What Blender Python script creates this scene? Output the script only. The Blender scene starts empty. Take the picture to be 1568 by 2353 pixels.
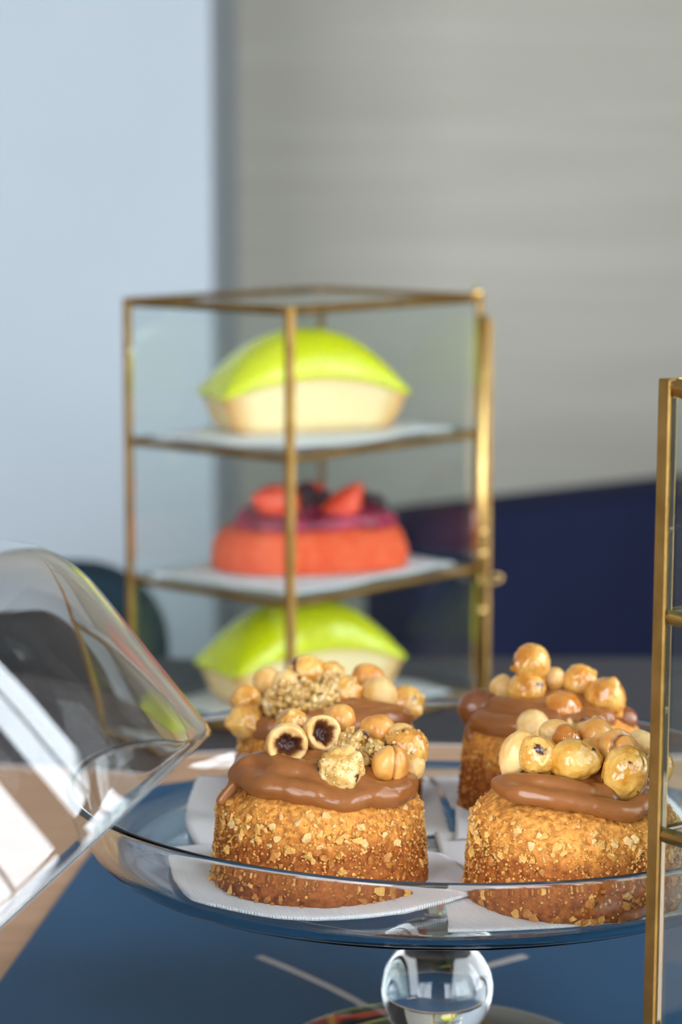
import bpy, bmesh, math, random
from mathutils import Vector, Matrix, Euler, noise

# ------------------------------------------------------------------ camera, sky, exposure
scene = bpy.context.scene
COL = scene.collection
PI = math.pi
CM = 0.01
CAMZ = 1.0995                       # table top stands at 0.75 m


def W(x, y, h):
    """centimetres: x right, y away from the camera foot, h below camera height -> metres"""
    return Vector((x * CM, y * CM, CAMZ - h * CM))


cam_d = bpy.data.cameras.new('camera')
cam = bpy.data.objects.new('camera', cam_d)
COL.objects.link(cam)
cam.location = (0, 0, CAMZ)
cam.rotation_euler = (math.radians(90 - 8.228), 0, 0)
cam_d.sensor_fit = 'VERTICAL'
cam_d.sensor_height = 36.0
cam_d.sensor_width = 24.0
cam_d.lens = 36.0 * 5692 / 2353
cam_d.clip_start = 0.02
cam_d.dof.use_dof = True
cam_d.dof.focus_distance = 0.848
cam_d.dof.aperture_fstop = cam_d.lens / 9.0
scene.camera = cam

world = bpy.data.worlds.new('overcast_sky')
scene.world = world
world.use_nodes = True
wn, wl = world.node_tree.nodes, world.node_tree.links
wn.clear()
w_out = wn.new('ShaderNodeOutputWorld')
w_bg = wn.new('ShaderNodeBackground')
w_tc = wn.new('ShaderNodeTexCoord')
w_sep = wn.new('ShaderNodeSeparateXYZ')
w_map = wn.new('ShaderNodeMapRange')
w_ramp = wn.new('ShaderNodeValToRGB')
w_map.inputs[1].default_value = -0.2
w_map.inputs[2].default_value = 1.0
w_ramp.color_ramp.elements[0].position = 0.0
w_ramp.color_ramp.elements[0].color = (0.90, 0.93, 0.97, 1)
w_ramp.color_ramp.elements[1].position = 1.0
w_ramp.color_ramp.elements[1].color = (0.78, 0.89, 1.0, 1)
wl.new(w_tc.outputs['Generated'], w_sep.inputs[0])
wl.new(w_sep.outputs['Z'], w_map.inputs[0])
wl.new(w_map.outputs[0], w_ramp.inputs[0])
wl.new(w_ramp.outputs[0], w_bg.inputs[0])
w_bg.inputs[1].default_value = 12.6
wl.new(w_bg.outputs[0], w_out.inputs[0])

scene.view_settings.view_transform = 'Standard'
scene.view_settings.look = 'None'
scene.view_settings.gamma = 1.0
scene.view_settings.use_curve_mapping = False
scene.view_settings.exposure = 0.0
scene.cycles.max_bounces = 24
scene.cycles.transmission_bounces = 20
scene.cycles.glossy_bounces = 8
scene.cycles.diffuse_bounces = 5
scene.cycles.transparent_max_bounces = 24
scene.cycles.caustics_reflective = True
scene.cycles.caustics_refractive = True
scene.cycles.sample_clamp_indirect = 60.0
scene.cycles.use_denoising = True

# glazed shop front: openings in the front wall (x0, x1, z0, z1) and in the right wall (y0, y1, z0, z1), cm above the floor
FRONT_Y, RIGHT_X, CEIL = -170, 175, 345
WIN_FRONT = [(-250, -62, 35, 318), (62, 165, 35, 318)]
WIN_RIGHT = [(-150, 22, 35, 318), (62, 138, 35, 318)]
for (x0, x1, z0, z1), side in [(w, 'F') for w in WIN_FRONT] + [(w, 'R') for w in WIN_RIGHT]:   # daylight portals in the openings
    ld = bpy.data.lights.new('daylight_portal', 'AREA')
    ld.shape = 'RECTANGLE'
    lo = bpy.data.objects.new('daylight_portal', ld)
    COL.objects.link(lo)
    if side == 'F':
        ld.size, ld.size_y = (x1 - x0) * CM, (z1 - z0) * CM
        lo.location = ((x0 + x1) / 2 * CM, (FRONT_Y - 2) * CM, (z0 + z1) / 2 * CM)
        lo.rotation_euler = (math.radians(90), 0, 0)
    else:
        ld.size, ld.size_y = (z1 - z0) * CM, (x1 - x0) * CM
        lo.location = ((RIGHT_X + 2) * CM, (x0 + x1) / 2 * CM, (z0 + z1) / 2 * CM)
        lo.rotation_euler = (0, math.radians(90), 0)
    ld.cycles.is_portal = True

# ------------------------------------------------------------------ materials


def new_mat(name):
    m = bpy.data.materials.new(name)
    m.use_nodes = True
    nt = m.node_tree
    b = nt.nodes['Principled BSDF']
    return m, nt, b


def col4(c):
    return (c[0], c[1], c[2], 1.0)


def plain(name, col, rough=0.5, metal=0.0, coat=0.0, sss=0.0, var=0.0, vscale=40.0, bump=0.0, bscale=200.0, spec=0.5,
          col2=None):
    m, nt, b = new_mat(name)
    N, L = nt.nodes, nt.links
    b.inputs['Base Color'].default_value = col4(col)
    b.inputs['Roughness'].default_value = rough
    b.inputs['Metallic'].default_value = metal
    b.inputs['Coat Weight'].default_value = coat
    b.inputs['Coat Roughness'].default_value = 0.08
    b.inputs['Specular IOR Level'].default_value = spec
    if sss:
        b.inputs['Subsurface Weight'].default_value = sss
        b.inputs['Subsurface Radius'].default_value = (1.0, 0.6, 0.3)
        b.inputs['Subsurface Scale'].default_value = 0.004
    tc = N.new('ShaderNodeTexCoord')
    if var or col2:
        nz = N.new('ShaderNodeTexNoise')
        nz.inputs['Scale'].default_value = vscale
        nz.inputs['Detail'].default_value = 5
        L.new(tc.outputs['Object'], nz.inputs['Vector'])
        rp = N.new('ShaderNodeValToRGB')
        c2 = col2 if col2 else [min(1, v * (1 + var)) for v in col]
        c1 = col if col2 else [v * (1 - var) for v in col]
        rp.color_ramp.elements[0].position = 0.35
        rp.color_ramp.elements[0].color = col4(c1)
        rp.color_ramp.elements[1].position = 0.65
        rp.color_ramp.elements[1].color = col4(c2)
        L.new(nz.outputs['Fac'], rp.inputs[0])
        L.new(rp.outputs[0], b.inputs['Base Color'])
    if bump:
        nb = N.new('ShaderNodeTexNoise')
        nb.inputs['Scale'].default_value = bscale
        nb.inputs['Detail'].default_value = 4
        L.new(tc.outputs['Object'], nb.inputs['Vector'])
        bp = N.new('ShaderNodeBump')
        bp.inputs['Strength'].default_value = bump
        bp.inputs['Distance'].default_value = 0.001
        L.new(nb.outputs['Fac'], bp.inputs['Height'])
        L.new(bp.outputs[0], b.inputs['Normal'])
    return m


def glass(name, col, ior=1.45, rough=0.0):
    m = bpy.data.materials.new(name)
    m.use_nodes = True
    nt = m.node_tree
    nt.nodes.clear()
    o = nt.nodes.new('ShaderNodeOutputMaterial')
    g = nt.nodes.new('ShaderNodeBsdfGlass')
    g.inputs['Color'].default_value = col4(col)
    g.inputs['Roughness'].default_value = rough
    g.inputs['IOR'].default_value = ior
    nt.links.new(g.outputs[0], o.inputs[0])
    return m


M = {}
M['bowl_glass'] = glass('clear_bowl_glass', (0.985, 0.993, 0.99))
M['dome_glass'] = glass('clear_dome_glass', (0.96, 0.965, 0.962), 1.46)
M['pane_glass'] = glass('clear_pane_glass', (0.985, 0.993, 0.99), 1.45)
_nt = M['pane_glass'].node_tree                 # green tint that builds up along the edges of the sheet
_va = _nt.nodes.new('ShaderNodeVolumeAbsorption')
_va.inputs['Color'].default_value = (0.30, 0.80, 0.66, 1)
_va.inputs['Density'].default_value = 22.0
_nt.links.new(_va.outputs[0], [n for n in _nt.nodes if n.type == 'OUTPUT_MATERIAL'][0].inputs['Volume'])
M['brass'] = plain('aged_brass', (0.34, 0.195, 0.052), 0.4, 1.0, col2=(0.50, 0.31, 0.10), vscale=60, bump=0.15, bscale=300)
M['brass_bright'] = plain('polished_brass', (0.50, 0.32, 0.105), 0.33, 1.0, col2=(0.64, 0.44, 0.17), vscale=50)
M['cream'] = plain('hazelnut_cocoa_cream', (0.285, 0.098, 0.023), 0.3, coat=0.2, sss=0.06, spec=0.4, bump=0.06, bscale=700)
M['cream_dark'] = plain('cocoa_cream', (0.23, 0.075, 0.022), 0.33, coat=0.2, sss=0.05)
M['napkin'] = None
M['navy_cloth'] = plain('navy_upholstery', (0.004, 0.007, 0.026), 0.85, col2=(0.006, 0.009, 0.032), vscale=8, bump=0.2, bscale=500, spec=0.2)
M['teal_cloth'] = plain('dark_teal_upholstery', (0.010, 0.022, 0.031), 0.85, col2=(0.012, 0.026, 0.036), vscale=8, spec=0.1)
M['dark_wood'] = plain('dark_stained_wood', (0.035, 0.022, 0.016), 0.5, col2=(0.055, 0.034, 0.024), vscale=12)
M['dark_top'] = plain('dark_grey_lacquer', (0.030, 0.030, 0.042), 0.45, col2=(0.034, 0.032, 0.04), vscale=5, spec=0.12)
M['trim_white'] = plain('pale_edge_banding', (0.70, 0.64, 0.62), 0.5)
M['pillar'] = plain('pale_blue_paint', (0.42, 0.478, 0.525), 0.75, col2=(0.44, 0.498, 0.545), vscale=3, bump=0.05, bscale=80)
M['ceiling'] = plain('white_ceiling_paint', (0.62, 0.62, 0.60), 0.9)
M['side_wall'] = plain('taupe_wall_paint', (0.30, 0.27, 0.245), 0.85, var=0.06, vscale=3)
M['front_wall'] = plain('dark_brown_shopfront', (0.045, 0.036, 0.032), 0.6, var=0.1, vscale=5)
M['frame_dark'] = plain('dark_window_frame', (0.03, 0.03, 0.034), 0.45)
M['floor'] = plain('grey_brown_floor', (0.17, 0.14, 0.12), 0.55, var=0.1, vscale=4)
M['ground'] = plain('pavement', (0.30, 0.28, 0.26), 0.9, var=0.1, vscale=2)
M['stroke'] = plain('pale_grey_print', (0.34, 0.30, 0.285), 0.6, var=0.05, vscale=200)
M['loaf'] = None
M['glaze'] = plain('lime_green_glaze', (0.68, 0.725, 0.001), 0.2, coat=0.2, sss=0.1, spec=0.35, col2=(0.72, 0.765, 0.001), vscale=60)
M['red_cake'] = plain('coral_red_sponge', (0.80, 0.095, 0.03), 0.75, sss=0.1, col2=(0.88, 0.15, 0.055), spec=0.25, vscale=120, bump=0.5, bscale=600)
M['pink_cream'] = plain('berry_pink_cream', (0.20, 0.010, 0.035), 0.4, sss=0.15, col2=(0.50, 0.04, 0.10), vscale=70)
M['strawberry'] = plain('strawberry_flesh', (0.86, 0.05, 0.018), 0.35, coat=0.1, sss=0.15, col2=(0.90, 0.13, 0.05), spec=0.3, vscale=160)
M['berry'] = plain('blackberry_skin', (0.050, 0.006, 0.016), 0.25, coat=0.4)


def wall_material():
    m, nt, b = new_mat('greige_brushed_plaster')
    N, L = nt.nodes, nt.links
    tc = N.new('ShaderNodeTexCoord')
    mp = N.new('ShaderNodeMapping')
    mp.inputs['Scale'].default_value = (0.9, 0.9, 14.0)
    nz = N.new('ShaderNodeTexNoise')
    nz.inputs['Scale'].default_value = 2.2
    nz.inputs['Detail'].default_value = 6
    rp = N.new('ShaderNodeValToRGB')
    rp.color_ramp.elements[0].position = 0.3
    rp.color_ramp.elements[0].color = (0.50, 0.478, 0.405, 1)
    rp.color_ramp.elements[1].position = 0.7
    rp.color_ramp.elements[1].color = (0.56, 0.538, 0.462, 1)
    L.new(tc.outputs['Object'], mp.inputs[0])
    L.new(mp.outputs[0], nz.inputs['Vector'])
    L.new(nz.outputs['Fac'], rp.inputs[0])
    L.new(rp.outputs[0], b.inputs['Base Color'])
    b.inputs['Roughness'].default_value = 0.85
    return m


M['back_wall'] = wall_material()


def wood_material():
    m, nt, b = new_mat('tan_oak_veneer')
    N, L = nt.nodes, nt.links
    tc = N.new('ShaderNodeTexCoord')
    mp = N.new('ShaderNodeMapping')
    mp.inputs['Scale'].default_value = (2.0, 26.0, 26.0)
    nz = N.new('ShaderNodeTexNoise')
    nz.inputs['Scale'].default_value = 3.0
    nz.inputs['Detail'].default_value = 6
    rp = N.new('ShaderNodeValToRGB')
    rp.color_ramp.elements[0].position = 0.3
    rp.color_ramp.elements[0].color = (0.37, 0.215, 0.125, 1)
    rp.color_ramp.elements[1].position = 0.75
    rp.color_ramp.elements[1].color = (0.47, 0.285, 0.175, 1)
    L.new(tc.outputs['Object'], mp.inputs[0])
    L.new(mp.outputs[0], nz.inputs['Vector'])
    L.new(nz.outputs['Fac'], rp.inputs[0])
    L.new(rp.outputs[0], b.inputs['Base Color'])
    b.inputs['Roughness'].default_value = 0.6
    b.inputs['Specular IOR Level'].default_value = 0.2
    return m


M['oak'] = wood_material()


def mat_material():
    m, nt, b = new_mat('navy_printed_mat')
    N, L = nt.nodes, nt.links
    tc = N.new('ShaderNodeTexCoord')
    nz = N.new('ShaderNodeTexNoise')
    nz.inputs['Scale'].default_value = 9.0
    nz.inputs['Detail'].default_value = 3
    rp = N.new('ShaderNodeValToRGB')
    rp.color_ramp.elements[0].position = 0.35
    rp.color_ramp.elements[0].color = (0.011, 0.052, 0.112, 1)
    rp.color_ramp.elements[1].position = 0.7
    rp.color_ramp.elements[1].color = (0.013, 0.062, 0.135, 1)
    L.new(tc.outputs['Object'], nz.inputs['Vector'])
    L.new(nz.outputs['Fac'], rp.inputs[0])
    L.new(rp.outputs[0], b.inputs['Base Color'])
    b.inputs['Roughness'].default_value = 0.5
    b.inputs['Specular IOR Level'].default_value = 0.22
    fine = N.new('ShaderNodeTexNoise')
    fine.inputs['Scale'].default_value = 900.0
    L.new(tc.outputs['Object'], fine.inputs['Vector'])
    bp = N.new('ShaderNodeBump')
    bp.inputs['Strength'].default_value = 0.25
    bp.inputs['Distance'].default_value = 0.0004
    L.new(fine.outputs['Fac'], bp.inputs['Height'])
    L.new(bp.outputs[0], b.inputs['Normal'])
    return m


M['mat'] = mat_material()


def napkin_material():
    """white paper napkin embossed with a fine diamond weave"""
    m, nt, b = new_mat('embossed_white_paper')
    N, L = nt.nodes, nt.links
    b.inputs['Base Color'].default_value = (0.90, 0.90, 0.915, 1)
    b.inputs['Roughness'].default_value = 0.9
    b.inputs['Specular IOR Level'].default_value = 0.15
    b.inputs['Subsurface Weight'].default_value = 0.12
    b.inputs['Subsurface Scale'].default_value = 0.003
    tc = N.new('ShaderNodeTexCoord')
    mp = N.new('ShaderNodeMapping')
    mp.inputs['Rotation'].default_value = (0, 0, math.radians(38))
    mp.inputs['Scale'].default_value = (1.0, 1.7, 1.0)
    sep = N.new('ShaderNodeSeparateXYZ')
    L.new(tc.outputs['Object'], mp.inputs[0])
    L.new(mp.outputs[0], sep.inputs[0])
    sn = []
    for ax in ('X', 'Y'):
        mu = N.new('ShaderNodeMath')
        mu.operation = 'MULTIPLY'
        mu.inputs[1].default_value = 4600.0
        L.new(sep.outputs[ax], mu.inputs[0])
        s = N.new('ShaderNodeMath')
        s.operation = 'SINE'
        L.new(mu.outputs[0], s.inputs[0])
        sn.append(s)
    pr = N.new('ShaderNodeMath')
    pr.operation = 'MULTIPLY'
    L.new(sn[0].outputs[0], pr.inputs[0])
    L.new(sn[1].outputs[0], pr.inputs[1])
    bp = N.new('ShaderNodeBump')
    bp.inputs['Strength'].default_value = 0.55
    bp.inputs['Distance'].default_value = 0.0004
    L.new(pr.outputs[0], bp.inputs['Height'])
    L.new(bp.outputs[0], b.inputs['Normal'])
    return m


M['napkin'] = napkin_material()


def sponge_material(name, low, mid, top):
    """baked sponge: browner crust where it touched the tin, pale crumb above"""
    m, nt, b = new_mat(name)
    N, L = nt.nodes, nt.links
    tc = N.new('ShaderNodeTexCoord')
    sep = N.new('ShaderNodeSeparateXYZ')
    L.new(tc.outputs['Object'], sep.inputs[0])
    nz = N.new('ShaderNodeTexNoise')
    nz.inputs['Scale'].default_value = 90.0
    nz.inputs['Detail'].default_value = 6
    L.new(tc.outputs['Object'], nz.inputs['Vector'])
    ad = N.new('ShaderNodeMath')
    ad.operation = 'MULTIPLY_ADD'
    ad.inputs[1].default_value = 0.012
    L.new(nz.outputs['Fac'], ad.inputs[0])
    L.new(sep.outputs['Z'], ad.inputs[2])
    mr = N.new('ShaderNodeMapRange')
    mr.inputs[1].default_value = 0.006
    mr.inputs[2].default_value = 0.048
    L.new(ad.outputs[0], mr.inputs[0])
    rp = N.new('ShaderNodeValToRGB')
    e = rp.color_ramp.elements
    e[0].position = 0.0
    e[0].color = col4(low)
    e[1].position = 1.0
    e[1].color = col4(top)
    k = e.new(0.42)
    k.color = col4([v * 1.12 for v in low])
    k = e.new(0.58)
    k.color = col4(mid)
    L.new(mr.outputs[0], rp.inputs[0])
    # speckle
    n2 = N.new('ShaderNodeTexNoise')
    n2.inputs['Scale'].default_value = 420.0
    n2.inputs['Detail'].default_value = 5
    L.new(tc.outputs['Object'], n2.inputs['Vector'])
    r2 = N.new('ShaderNodeValToRGB')
    r2.color_ramp.elements[0].position = 0.36
    r2.color_ramp.elements[0].color = (0.62, 0.50, 0.38, 1)
    r2.color_ramp.elements[1].position = 0.66
    r2.color_ramp.elements[1].color = (1.25, 1.22, 1.18, 1)
    L.new(n2.outputs['Fac'], r2.inputs[0])
    mx = N.new('ShaderNodeMix')
    mx.data_type = 'RGBA'
    mx.blend_type = 'MULTIPLY'
    mx.inputs[0].default_value = 1.0
    L.new(rp.outputs[0], mx.inputs[6])
    L.new(r2.outputs[0], mx.inputs[7])
    L.new(mx.outputs[2], b.inputs['Base Color'])
    b.inputs['Roughness'].default_value = 0.72
    b.inputs['Specular IOR Level'].default_value = 0.35
    b.inputs['Subsurface Weight'].default_value = 0.12
    b.inputs['Subsurface Radius'].default_value = (1, 0.5, 0.2)
    b.inputs['Subsurface Scale'].default_value = 0.003
    bp = N.new('ShaderNodeBump')
    bp.inputs['Strength'].default_value = 0.9
    bp.inputs['Distance'].default_value = 0.0012
    L.new(n2.outputs['Fac'], bp.inputs['Height'])
    L.new(bp.outputs[0], b.inputs['Normal'])
    return m


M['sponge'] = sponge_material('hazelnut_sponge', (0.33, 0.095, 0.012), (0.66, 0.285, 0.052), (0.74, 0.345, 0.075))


def loaf_material():
    m, nt, b = new_mat('pale_butter_sponge')
    N, L = nt.nodes, nt.links
    tc = N.new('ShaderNodeTexCoord')
    at = N.new('ShaderNodeAttribute')
    at.attribute_name = 'crust'  # baked edges, and the painted shade of the loaf's ends
    nz = N.new('ShaderNodeTexNoise')
    nz.inputs['Scale'].default_value = 160.0
    nz.inputs['Detail'].default_value = 5
    L.new(tc.outputs['Object'], nz.inputs['Vector'])
    rp = N.new('ShaderNodeValToRGB')
    rp.color_ramp.elements[0].color = (0.93, 0.745, 0.40, 1)
    rp.color_ramp.elements[1].color = (0.70, 0.33, 0.07, 1)
    ad = N.new('ShaderNodeMath')
    ad.operation = 'MULTIPLY_ADD'
    ad.inputs[1].default_value = 0.2
    L.new(nz.outputs['Fac'], ad.inputs[0])
    L.new(at.outputs['Fac'], ad.inputs[2])
    sb = N.new('ShaderNodeMath')
    sb.operation = 'SUBTRACT'
    sb.inputs[1].default_value = 0.1
    L.new(ad.outputs[0], sb.inputs[0])
    L.new(sb.outputs[0], rp.inputs[0])
    L.new(rp.outputs[0], b.inputs['Base Color'])
    b.inputs['Roughness'].default_value = 0.75
    b.inputs['Subsurface Weight'].default_value = 0.15
    b.inputs['Subsurface Radius'].default_value = (1, 0.6, 0.3)
    b.inputs['Subsurface Scale'].default_value = 0.004
    bp = N.new('ShaderNodeBump')
    bp.inputs['Strength'].default_value = 0.5
    bp.inputs['Distance'].default_value = 0.001
    L.new(nz.outputs['Fac'], bp.inputs['Height'])
    L.new(bp.outputs[0], b.inputs['Normal'])
    return m


M['loaf'] = loaf_material()


def nut_material(name, c1, c2, rough, coat, skin=0.0, sss=0.12, bump=0.3, bscale=260.0):
    """roasted hazelnut: two-tone flesh, scraps of dark skin, dark roasted hollow (attribute)"""
    m, nt, b = new_mat(name)
    N, L = nt.nodes, nt.links
    tc = N.new('ShaderNodeTexCoord')
    oi = N.new('ShaderNodeObjectInfo')
    va = N.new('ShaderNodeVectorMath')
    va.operation = 'ADD'
    L.new(tc.outputs['Object'], va.inputs[0])
    L.new(oi.outputs['Random'], va.inputs[1])
    nz = N.new('ShaderNodeTexNoise')
    nz.inputs['Scale'].default_value = 130.0
    nz.inputs['Detail'].default_value = 5
    L.new(va.outputs[0], nz.inputs['Vector'])
    rp = N.new('ShaderNodeValToRGB')
    rp.color_ramp.elements[0].position = 0.36
    rp.color_ramp.elements[0].color = col4(c1)
    rp.color_ramp.elements[1].position = 0.62
    rp.color_ramp.elements[1].color = col4(c2)
    L.new(nz.outputs['Fac'], rp.inputs[0])
    n2 = N.new('ShaderNodeTexNoise')
    n2.inputs['Scale'].default_value = 100.0
    n2.inputs['Detail'].default_value = 4
    n2.inputs['Distortion'].default_value = 0.6
    L.new(va.outputs[0], n2.inputs['Vector'])
    r2 = N.new('ShaderNodeValToRGB')
    r2.color_ramp.elements[0].position = 0.70 - skin * 0.12
    r2.color_ramp.elements[0].color = (0, 0, 0, 1)
    r2.color_ramp.elements[1].position = 0.73 - skin * 0.12
    r2.color_ramp.elements[1].color = (1, 1, 1, 1)
    L.new(n2.outputs['Fac'], r2.inputs[0])
    m1 = N.new('ShaderNodeMix')
    m1.data_type = 'RGBA'
    m1.inputs[7].default_value = (0.07, 0.018, 0.010, 1)
    L.new(r2.outputs[0], m1.inputs[0])
    L.new(rp.outputs[0], m1.inputs[6])
    at = N.new('ShaderNodeAttribute')
    at.attribute_name = 'hollow'
    r3 = N.new('ShaderNodeValToRGB')
    r3.color_ramp.elements[0].position = 0.0
    r3.color_ramp.elements[0].color = (0.30, 0.10, 0.02, 1)
    r3.color_ramp.elements[1].position = 1.0
    r3.color_ramp.elements[1].color = (0.045, 0.010, 0.006, 1)
    L.new(at.outputs['Fac'], r3.inputs[0])
    r4 = N.new('ShaderNodeMapRange')
    r4.inputs[1].default_value = 0.05
    r4.inputs[2].default_value = 0.5
    L.new(at.outputs['Fac'], r4.inputs[0])
    m2 = N.new('ShaderNodeMix')
    m2.data_type = 'RGBA'
    L.new(r4.outputs[0], m2.inputs[0])
    L.new(m1.outputs[2], m2.inputs[6])
    L.new(r3.outputs[0], m2.inputs[7])
    L.new(m2.outputs[2], b.inputs['Base Color'])
    b.inputs['Roughness'].default_value = rough
    b.inputs['Coat Weight'].default_value = coat
    b.inputs['Coat Roughness'].default_value = 0.1
    b.inputs['Subsurface Weight'].default_value = sss
    b.inputs['Subsurface Radius'].default_value = (1, 0.55, 0.2)
    b.inputs['Subsurface Scale'].default_value = 0.004
    nb = N.new('ShaderNodeTexNoise')
    nb.inputs['Scale'].default_value = bscale
    nb.inputs['Detail'].default_value = 3
    L.new(va.outputs[0], nb.inputs['Vector'])
    bp = N.new('ShaderNodeBump')
    bp.inputs['Strength'].default_value = bump
    bp.inputs['Distance'].default_value = 0.0008
    L.new(nb.outputs['Fac'], bp.inputs['Height'])
    L.new(bp.outputs[0], b.inputs['Normal'])
    return m


M['nut_pale'] = nut_material('blanched_hazelnut', (0.70, 0.38, 0.095), (0.84, 0.57, 0.24), 0.42, 0.12, 0.1)
M['nut_hollow'] = nut_material('halved_hazelnut', (0.70, 0.38, 0.10), (0.84, 0.58, 0.25), 0.45, 0.1, 0.0)
M['nut_roast'] = nut_material('roasted_hazelnut', (0.60, 0.225, 0.032), (0.78, 0.40, 0.10), 0.36, 0.25, 0.3)
M['nut_caramel'] = nut_material('caramelised_hazelnut', (0.56, 0.205, 0.016), (0.80, 0.46, 0.11), 0.26, 0.45, 0.65, 0.2, 0.6, 330)
M['nut_cluster'] = nut_material('sugar_crusted_hazelnut', (0.62, 0.31, 0.05), (0.84, 0.60, 0.24), 0.26, 0.45, 0.95, 0.2, 0.8, 420)
M['nut_yellow'] = nut_material('golden_caramel_hazelnut', (0.60, 0.255, 0.018), (0.78, 0.46, 0.11), 0.25, 0.5, 0.5, 0.2, 0.6, 330)
M['nut_amber'] = nut_material('dark_amber_hazelnut', (0.52, 0.155, 0.012), (0.62, 0.23, 0.025), 0.18, 0.9, 0.1, 0.2)
M['crumb'] = nut_material('caramel_crumble', (0.55, 0.28, 0.055), (0.75, 0.49, 0.18), 0.25, 0.6, 0.2, 0.25, 0.5, 500)
M['chip_a'] = plain('chopped_hazelnut_gold', (0.70, 0.37, 0.09), 0.6, sss=0.1, var=0.2, vscale=300)
M['chip_b'] = plain('chopped_hazelnut_pale', (0.74, 0.46, 0.185), 0.55, sss=0.1, var=0.15, vscale=300)
M['chip_c'] = plain('chopped_hazelnut_brown', (0.50, 0.19, 0.033), 0.6, sss=0.1, var=0.25, vscale=300)

# ------------------------------------------------------------------ object helpers


def mesh_obj(name, verts, faces, mat, parent=None, smooth=False, scale=CM, attr=None):
    me = bpy.data.meshes.new(name)
    me.from_pydata([(v[0] * scale, v[1] * scale, v[2] * scale) for v in verts], [], faces)
    if mat:
        me.materials.append(mat)
    if smooth:
        for p in me.polygons:
            p.use_smooth = True
    if attr:
        a = me.attributes.new(attr[0], 'FLOAT', 'POINT')
        a.data.foreach_set('value', attr[1])
    me.update()
    o = bpy.data.objects.new(name, me)
    COL.objects.link(o)
    if parent:
        o.parent = parent
    return o


def bm_obj(name, bm, mat, parent=None, smooth=False, scale=CM):
    if scale != 1:
        bmesh.ops.scale(bm, vec=(scale,) * 3, verts=bm.verts)
    bmesh.ops.recalc_face_normals(bm, faces=bm.faces)
    me = bpy.data.meshes.new(name)
    bm.to_mesh(me)
    bm.free()
    if mat:
        me.materials.append(mat)
    if smooth:
        for p in me.polygons:
            p.use_smooth = True
    o = bpy.data.objects.new(name, me)
    COL.objects.link(o)
    if parent:
        o.parent = parent
    return o


def thing(name, label, cat, loc, rot=(0, 0, 0), group=None):
    o = bpy.data.objects.new(name, None)
    o.empty_display_size = 0.02
    COL.objects.link(o)
    o.location = loc
    o.rotation_euler = rot
    o['label'] = label
    o['category'] = cat
    if group:
        o['group'] = group
    return o


def tag(o, label, cat, group=None):
    o['label'] = label
    o['category'] = cat
    if group:
        o['group'] = group
    return o


def struct(o):
    o['kind'] = 'structure'
    return o


def stuff(o):
    o['kind'] = 'stuff'
    return o


def add_box(bm, c, s, bev=0.0, rot=None, seg=2):
    r = bmesh.ops.create_cube(bm, size=1.0)
    vs = r['verts']
    bmesh.ops.scale(bm, vec=s, verts=vs)
    if bev:
        es = list({e for v in vs for e in v.link_edges})
        r2 = bmesh.ops.bevel(bm, geom=es, offset=bev, segments=seg, profile=0.5, affect='EDGES')
        vs = list({v for f in r2['faces'] for v in f.verts} | {v for v in vs if v.is_valid})
    if rot is not None:
        bmesh.ops.transform(bm, matrix=rot, verts=vs)
    bmesh.ops.translate(bm, vec=c, verts=vs)
    return vs


def box_obj(name, c, s, mat, parent=None, bev=0.0, rot=None, smooth=False):
    bm = bmesh.new()
    add_box(bm, c, s, bev, rot)
    return bm_obj(name, bm, mat, parent, smooth)


def bar_obj(name, a, b, wx, wy, mat, parent=None, bev=0.04, spin=0.0):
    """a square-section bar from a to b (cm, local)"""
    a, b = Vector(a), Vector(b)
    d = b - a
    bm = bmesh.new()
    vs = add_box(bm, (0, 0, 0), (wx, wy, d.length), bev, None, 1)
    q = Vector((0, 0, 1)).rotation_difference(d.normalized())
    mtx = Matrix.Translation((a + b) / 2) @ q.to_matrix().to_4x4() @ Matrix.Rotation(spin, 4, 'Z')
    bmesh.ops.transform(bm, matrix=mtx, verts=bm.verts)
    return bm_obj(name, bm, mat, parent)


def lathe_vf(prof, n, shear=None):
    """closed solid of revolution; profile points (r, z); r=0 ends make poles"""
    verts, faces, rings = [], [], []
    for (r, z) in prof:
        if r < 1e-6:
            rings.append([len(verts)])
            verts.append((0, 0, z))
        else:
            ring = []
            for i in range(n):
                a = 2 * PI * i / n
                x, y = r * math.cos(a), r * math.sin(a)
                ring.append(len(verts))
                verts.append((x, y, z + (shear(x, z) if shear else 0)))
            rings.append(ring)
    for A, B in zip(rings[:-1], rings[1:]):
        for i in range(n):
            j = (i + 1) % n
            if len(A) == 1 and len(B) == 1:
                continue
            if len(A) == 1:
                faces.append((A[0], B[j], B[i]))
            elif len(B) == 1:
                faces.append((A[i], A[j], B[0]))
            else:
                faces.append((A[i], A[j], B[j], B[i]))
    return verts, faces


def lathe_obj(name, prof, n, mat, parent=None, shear=None, smooth=True):
    v, f = lathe_vf(prof, n, shear)
    bm = bmesh.new()
    bv = [bm.verts.new(p) for p in v]
    for q in f:
        bm.faces.new([bv[i] for i in q])
    bmesh.ops.remove_doubles(bm, verts=bm.verts, dist=0.0005)
    return bm_obj(name, bm, mat, parent, smooth)


def spline(pts, n):
    """Catmull-Rom resample of a list of tuples"""
    out = []
    m = len(pts)
    for i in range(m - 1):
        p0, p1, p2, p3 = pts[max(0, i - 1)], pts[i], pts[i + 1], pts[min(m - 1, i + 2)]
        for k in range(n):
            t = k / n
            out.append(tuple(0.5 * (2 * b + (c - a) * t + (2 * a - 5 * b + 4 * c - d) * t * t + (3 * b - a - 3 * c + d) * t ** 3)
                             for a, b, c, d in zip(p0, p1, p2, p3)))
    out.append(tuple(pts[-1]))
    return out


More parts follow.
